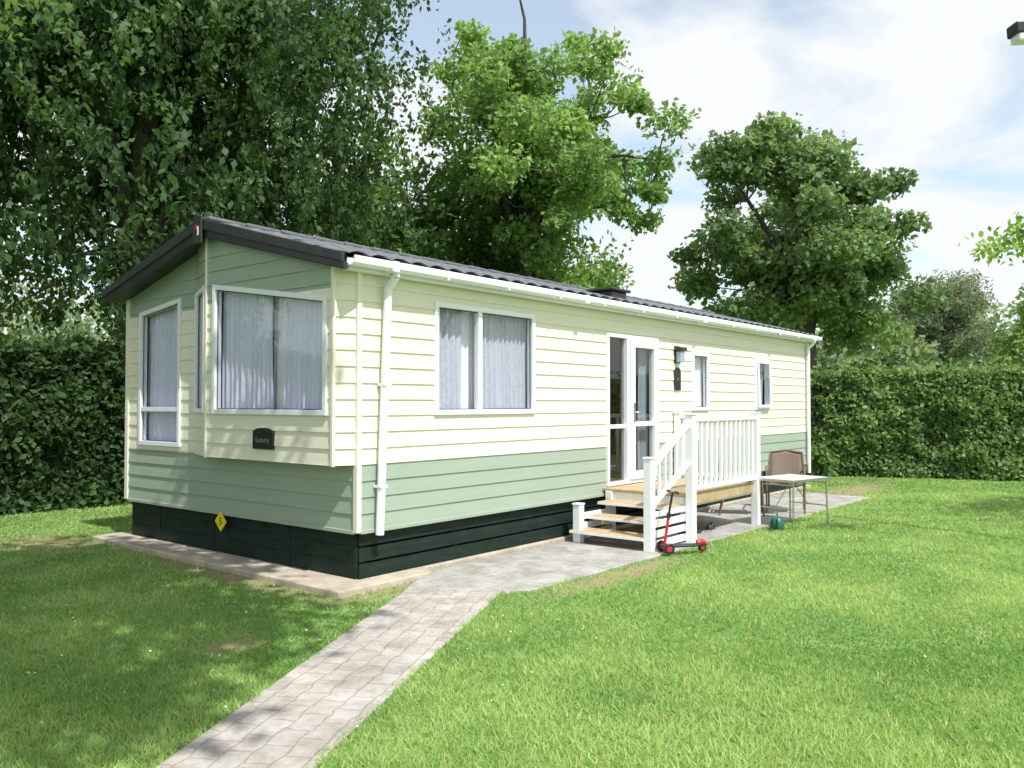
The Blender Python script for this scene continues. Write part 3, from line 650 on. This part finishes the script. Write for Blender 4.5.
# tree beside the photographer: its canopy shades the left lawn, one low branch reaches into view
st=tree('lime_tree',(-8.4,-4.2),(-5.3,-3.2,8.8),(3.9,4.0,1.9),215,230,.16,(.06,.13,.03),(.15,.27,.06),71,tr=.28,gapthr=-.5,cs=.9,asp=.78)
def branch(par,base,pts,rads,tips,cnt,sz,seed,ls=.085,ca=(.18,.31,.06),cb_=(.34,.50,.12)):
    rng=np.random.default_rng(seed); b=np.array([base[0],base[1],0.])
    tl=[([Vector(np.array(p)-b) for p in pts],rads)]
    for t in tips: tl.append(([Vector(np.array(pts[-2])-b),Vector((np.array(pts[-1])+np.array(t))/2-b+np.array([0,0,.04])),Vector(np.array(t)-b)],[.008,.006,.003]))
    tubes('low_branch',tl,M_bark,par,6)
    T=np.array(tips)-b; C=np.repeat(T,cnt,axis=0)+rng.normal(size=(len(T)*cnt,3))*sz*np.array([1,1,.7]); D_=rng.normal(size=C.shape)*.6; D_[:,2]-=.7
    Nn=rng.normal(size=C.shape);Nn[:,2]+=1; l=ls*rng.uniform(.7,1.3,len(C)); t=rng.random(len(C))[:,None]
    leaves('low_branch_leaves',C,D_,Nn,l,l*.6,np.array(ca)*(1-t)+np.array(cb_)*t,par)
branch(st,(-8.4,-4.2),[(-6.5,-2.2,6.9),(-4.6,-1.2,5.6),(-3.1,-.3,4.35)],[.05,.03,.012],[(-3.0,-.32,4.05),(-2.92,-.25,3.9),(-3.15,-.1,4.1),(-2.86,-.36,4.02),(-2.98,-.2,3.78)],40,.10,3,ls=.06,ca=(.22,.36,.10),cb_=(.38,.54,.18))
rt=tree('cherry_tree',(8.6,-7.6),(8.6,-7.8,5.2),(1.9,1.9,1.6),40,200,.11,(.10,.19,.04),(.2,.33,.07),81,tr=.14,gapthr=-.6,cs=.7,asp=.6)
x1,y1=cw(9,5.55);x2,y2=cw(9,5.12);x3,y3=cw(9.1,5.35);x0,y0=cw(9.3,7.6)
branch(rt,(8.6,-7.6),[(8.4,-7.3,4.0),(x0,y0,3.9),(x1,y1,3.5)],[.05,.03,.01],[(x1,y1,3.42),(x2,y2,3.24),(x3,y3,3.33),(x1,y1,3.52),(x1,y1,3.3)],70,.11,4,ls=.08)
def hedge(name,a,b,th,h,nl,ls,ca,cb_,seed,wt=None):
    rng=np.random.default_rng(seed); e=empty(name)
    a=np.array(a,float);b=np.array(b,float);Lh=np.linalg.norm(b-a);d=(b-a)/Lh;n=np.array([-d[1],d[0]])
    t=rng.random(nl)*Lh; fac=rng.random(nl)
    s=rng.uniform(-1,1,nl)*th/2; z=rng.random(nl)*h
    w1=h*(1.5 if wt==1 else .5); w2=h*(1.5 if wt==2 else .5); tot=w1+w2+th*1.3; f=fac*tot
    m1=f<w1; m2=(f>=w1)&(f<w1+w2); m3=f>=w1+w2
    ins=np.abs(rng.normal(size=nl))*.10-.02*rng.random(nl)
    s=np.where(m1,-th/2+ins,np.where(m2,th/2-ins,s)); z=np.where(m3,h-ins,z)
    bump=np.array([mnoise.noise(Vector((tt*.8,zz*.9,seed+ss))) for tt,zz,ss in zip(t,z,np.sign(s))])*.24+np.array([mnoise.noise(Vector((tt*2.9,zz*2.9,seed+9))) for tt,zz in zip(t,z)])*.18
    s=s+np.where(m1,-bump,np.where(m2,bump,0)); z=z+np.where(m3,bump*.9,0)
    stray=rng.random(nl)<.05; z=z+np.where(m3&stray,rng.random(nl)**2*.35,0)
    C=np.stack([a[0]+d[0]*t+n[0]*s,a[1]+d[1]*t+n[1]*s,z+.03],1)
    C+=rng.normal(size=C.shape)*.03
    D_=rng.normal(size=C.shape); Nn=rng.normal(size=C.shape)*.8
    Nn[:,:2]+=np.where(m1,-1,np.where(m2,1,0))[:,None]*n*1.0; Nn[:,2]+=np.where(m3,1.2,.5)
    l=ls*rng.uniform(.7,1.4,nl); q=np.clip(rng.random(nl)*.6+bump*1.6+.25,0,1)[:,None]
    ti=(np.array(ca)*(1-q)+np.array(cb_)*q)*rng.uniform(.7,1.25,nl)[:,None]
    leaves('leaves',C,D_,Nn,l,l*.62,ti,e)
    k=int(Lh/.5); V=[];F=[]
    for i in range(k+1):
        p=a+d*Lh*i/k
        for ss,zz in ((-1,0),(-1,1),(1,1),(1,0)):
            w_=th/2-.26+.03*math.sin(i*2.1+ss); V.append((p[0]+n[0]*ss*w_,p[1]+n[1]*ss*w_,zz*(h-.24+.04*math.sin(i*1.3))))
    for i in range(k):
        for q_ in range(3): F.append((i*4+q_,i*4+q_+1,i*4+q_+5,i*4+q_+4))
    F+=[(0,1,2,3),(k*4+3,k*4+2,k*4+1,k*4)]
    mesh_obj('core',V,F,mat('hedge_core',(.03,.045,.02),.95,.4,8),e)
hedge('hedge',(-13,7.95),(11.6,7.95),1.1,2.42,90000,.11,(.032,.068,.027),(.09,.165,.05),2,wt=1)  # shade of the overhanging trees is put into this hedge's darker leaf tint
hedge('hedge',(11.4,7.6),(19.6,-12.5),1.1,2.24,115000,.105,(.12,.20,.08),(.25,.37,.14),3,wt=1)
# ------------------------------------------------------------------ grass
def inpoly(P,poly):
    poly=np.array(poly); x,y=P[:,0],P[:,1]; ins=np.zeros(len(P),bool); n=len(poly); j=n-1
    for i in range(n):
        xi,yi=poly[i];xj,yj=poly[j]
        c=((yi>y)!=(yj>y))&(x<(xj-xi)*(y-yi)/(yj-yi+1e-12)+xi); ins^=c; j=i
    return ins
rng=np.random.default_rng(9)
n1=140000;n2=250000
D1=np.sqrt(rng.random(n1)*(5.5**2-2.2**2)+2.2**2); D2=5.5*np.exp(rng.random(n2)*math.log(21/5.5))
D=np.concatenate([D1,D2]); lat=rng.uniform(-1,1,len(D))*(.72*D+.5)
G=np.stack([CX+.631*lat+.776*D,CY-.776*lat+.631*D],1)
wob=np.array([mnoise.noise(Vector((p[0]*3,p[1]*3,1))) for p in G])[:,None]*.07
jit=rng.normal(size=G.shape)*.02+wob
out=~(inpoly(G+jit,PATH)|inpoly(G+jit,PATIO)|inpoly(G+jit,SLABP)); 
for (x,y,sx_,sy_) in DIRT:
    r=np.hypot((G[:,0]-x)/sx_,(G[:,1]-y)/sy_); out&=~((r<1.1)&(rng.random(len(G))<.8*np.clip(1.3-r,0,1)+.1))
G=G[out];D=D[out]; n=len(G)
lf=np.array([mnoise.noise(Vector((p[0]*.5,p[1]*.5,0)))+.8*mnoise.noise(Vector((p[0]*1.7,p[1]*1.7,4))) for p in G])
tuft=np.array([mnoise.noise(Vector((p[0]*8,p[1]*8,9))) for p in G])
hgt=rng.uniform(.016,.040,n)*(1+.35*lf+.5*tuft); wid=.0022+.0008*D*rng.uniform(.7,1.3,n)
ang=rng.random(n)*6.283; lean=rng.normal(size=(n,2))*.6
base=np.stack([G[:,0],G[:,1],np.full(n,-.002)],1); sd=np.stack([np.cos(ang),np.sin(ang),np.zeros(n)],1)*wid[:,None]
tip=base+np.stack([lean[:,0]*hgt,lean[:,1]*hgt,hgt],1)
V=np.stack([base-sd,base+sd,tip],1).reshape(-1,3)
t=np.clip(.45+.9*lf+.3*tuft+rng.normal(size=n)*.18,0,1)[:,None]
ti=np.array((.18,.345,.095))*(1-t)+np.array((.42,.56,.22))*t
dry=(rng.random(n)<.05)[:,None]; ti=np.where(dry,np.array((.58,.50,.30)),ti)
np_mesh('grass',V,3,M_grass,None,ti)
def flowers(name,cnt,reg,col,r):
    P=[];
    while len(P)<cnt:
        D=rng.uniform(*reg[0]); la=rng.uniform(*reg[1])*D; p=cw(D,la)
        if not inpoly(np.array([p]),PATH)[0] and not inpoly(np.array([p]),PATIO)[0] and not inpoly(np.array([p]),SLABP)[0]: P.append(p)
    V=[];F=[]
    for x,y in P:
        b=len(V); rr=r*rng.uniform(.7,1.2); h=rng.uniform(.02,.035); tx,ty=rng.normal()*.3,rng.normal()*.3
        V.append((x,y,h+.004))
        for k in range(10):
            a=2*math.pi*k/10; q=rr*(1 if k%2 else .7); V.append((x+q*math.cos(a),y+q*math.sin(a),h+q*(tx*math.cos(a)+ty*math.sin(a))))
        F+=[(b,b+1+k,b+1+(k+1)%10) for k in range(10)]
    mesh_obj(name,V,F,mat(name+'_petals',col,.6,.05,50),None)
flowers('daisies',60,((4,11),(-.6,.1)),(.8,.8,.76),.009)
flowers('dandelions',20,((5,13),(.1,.62)),(.75,.62,.10),.010)
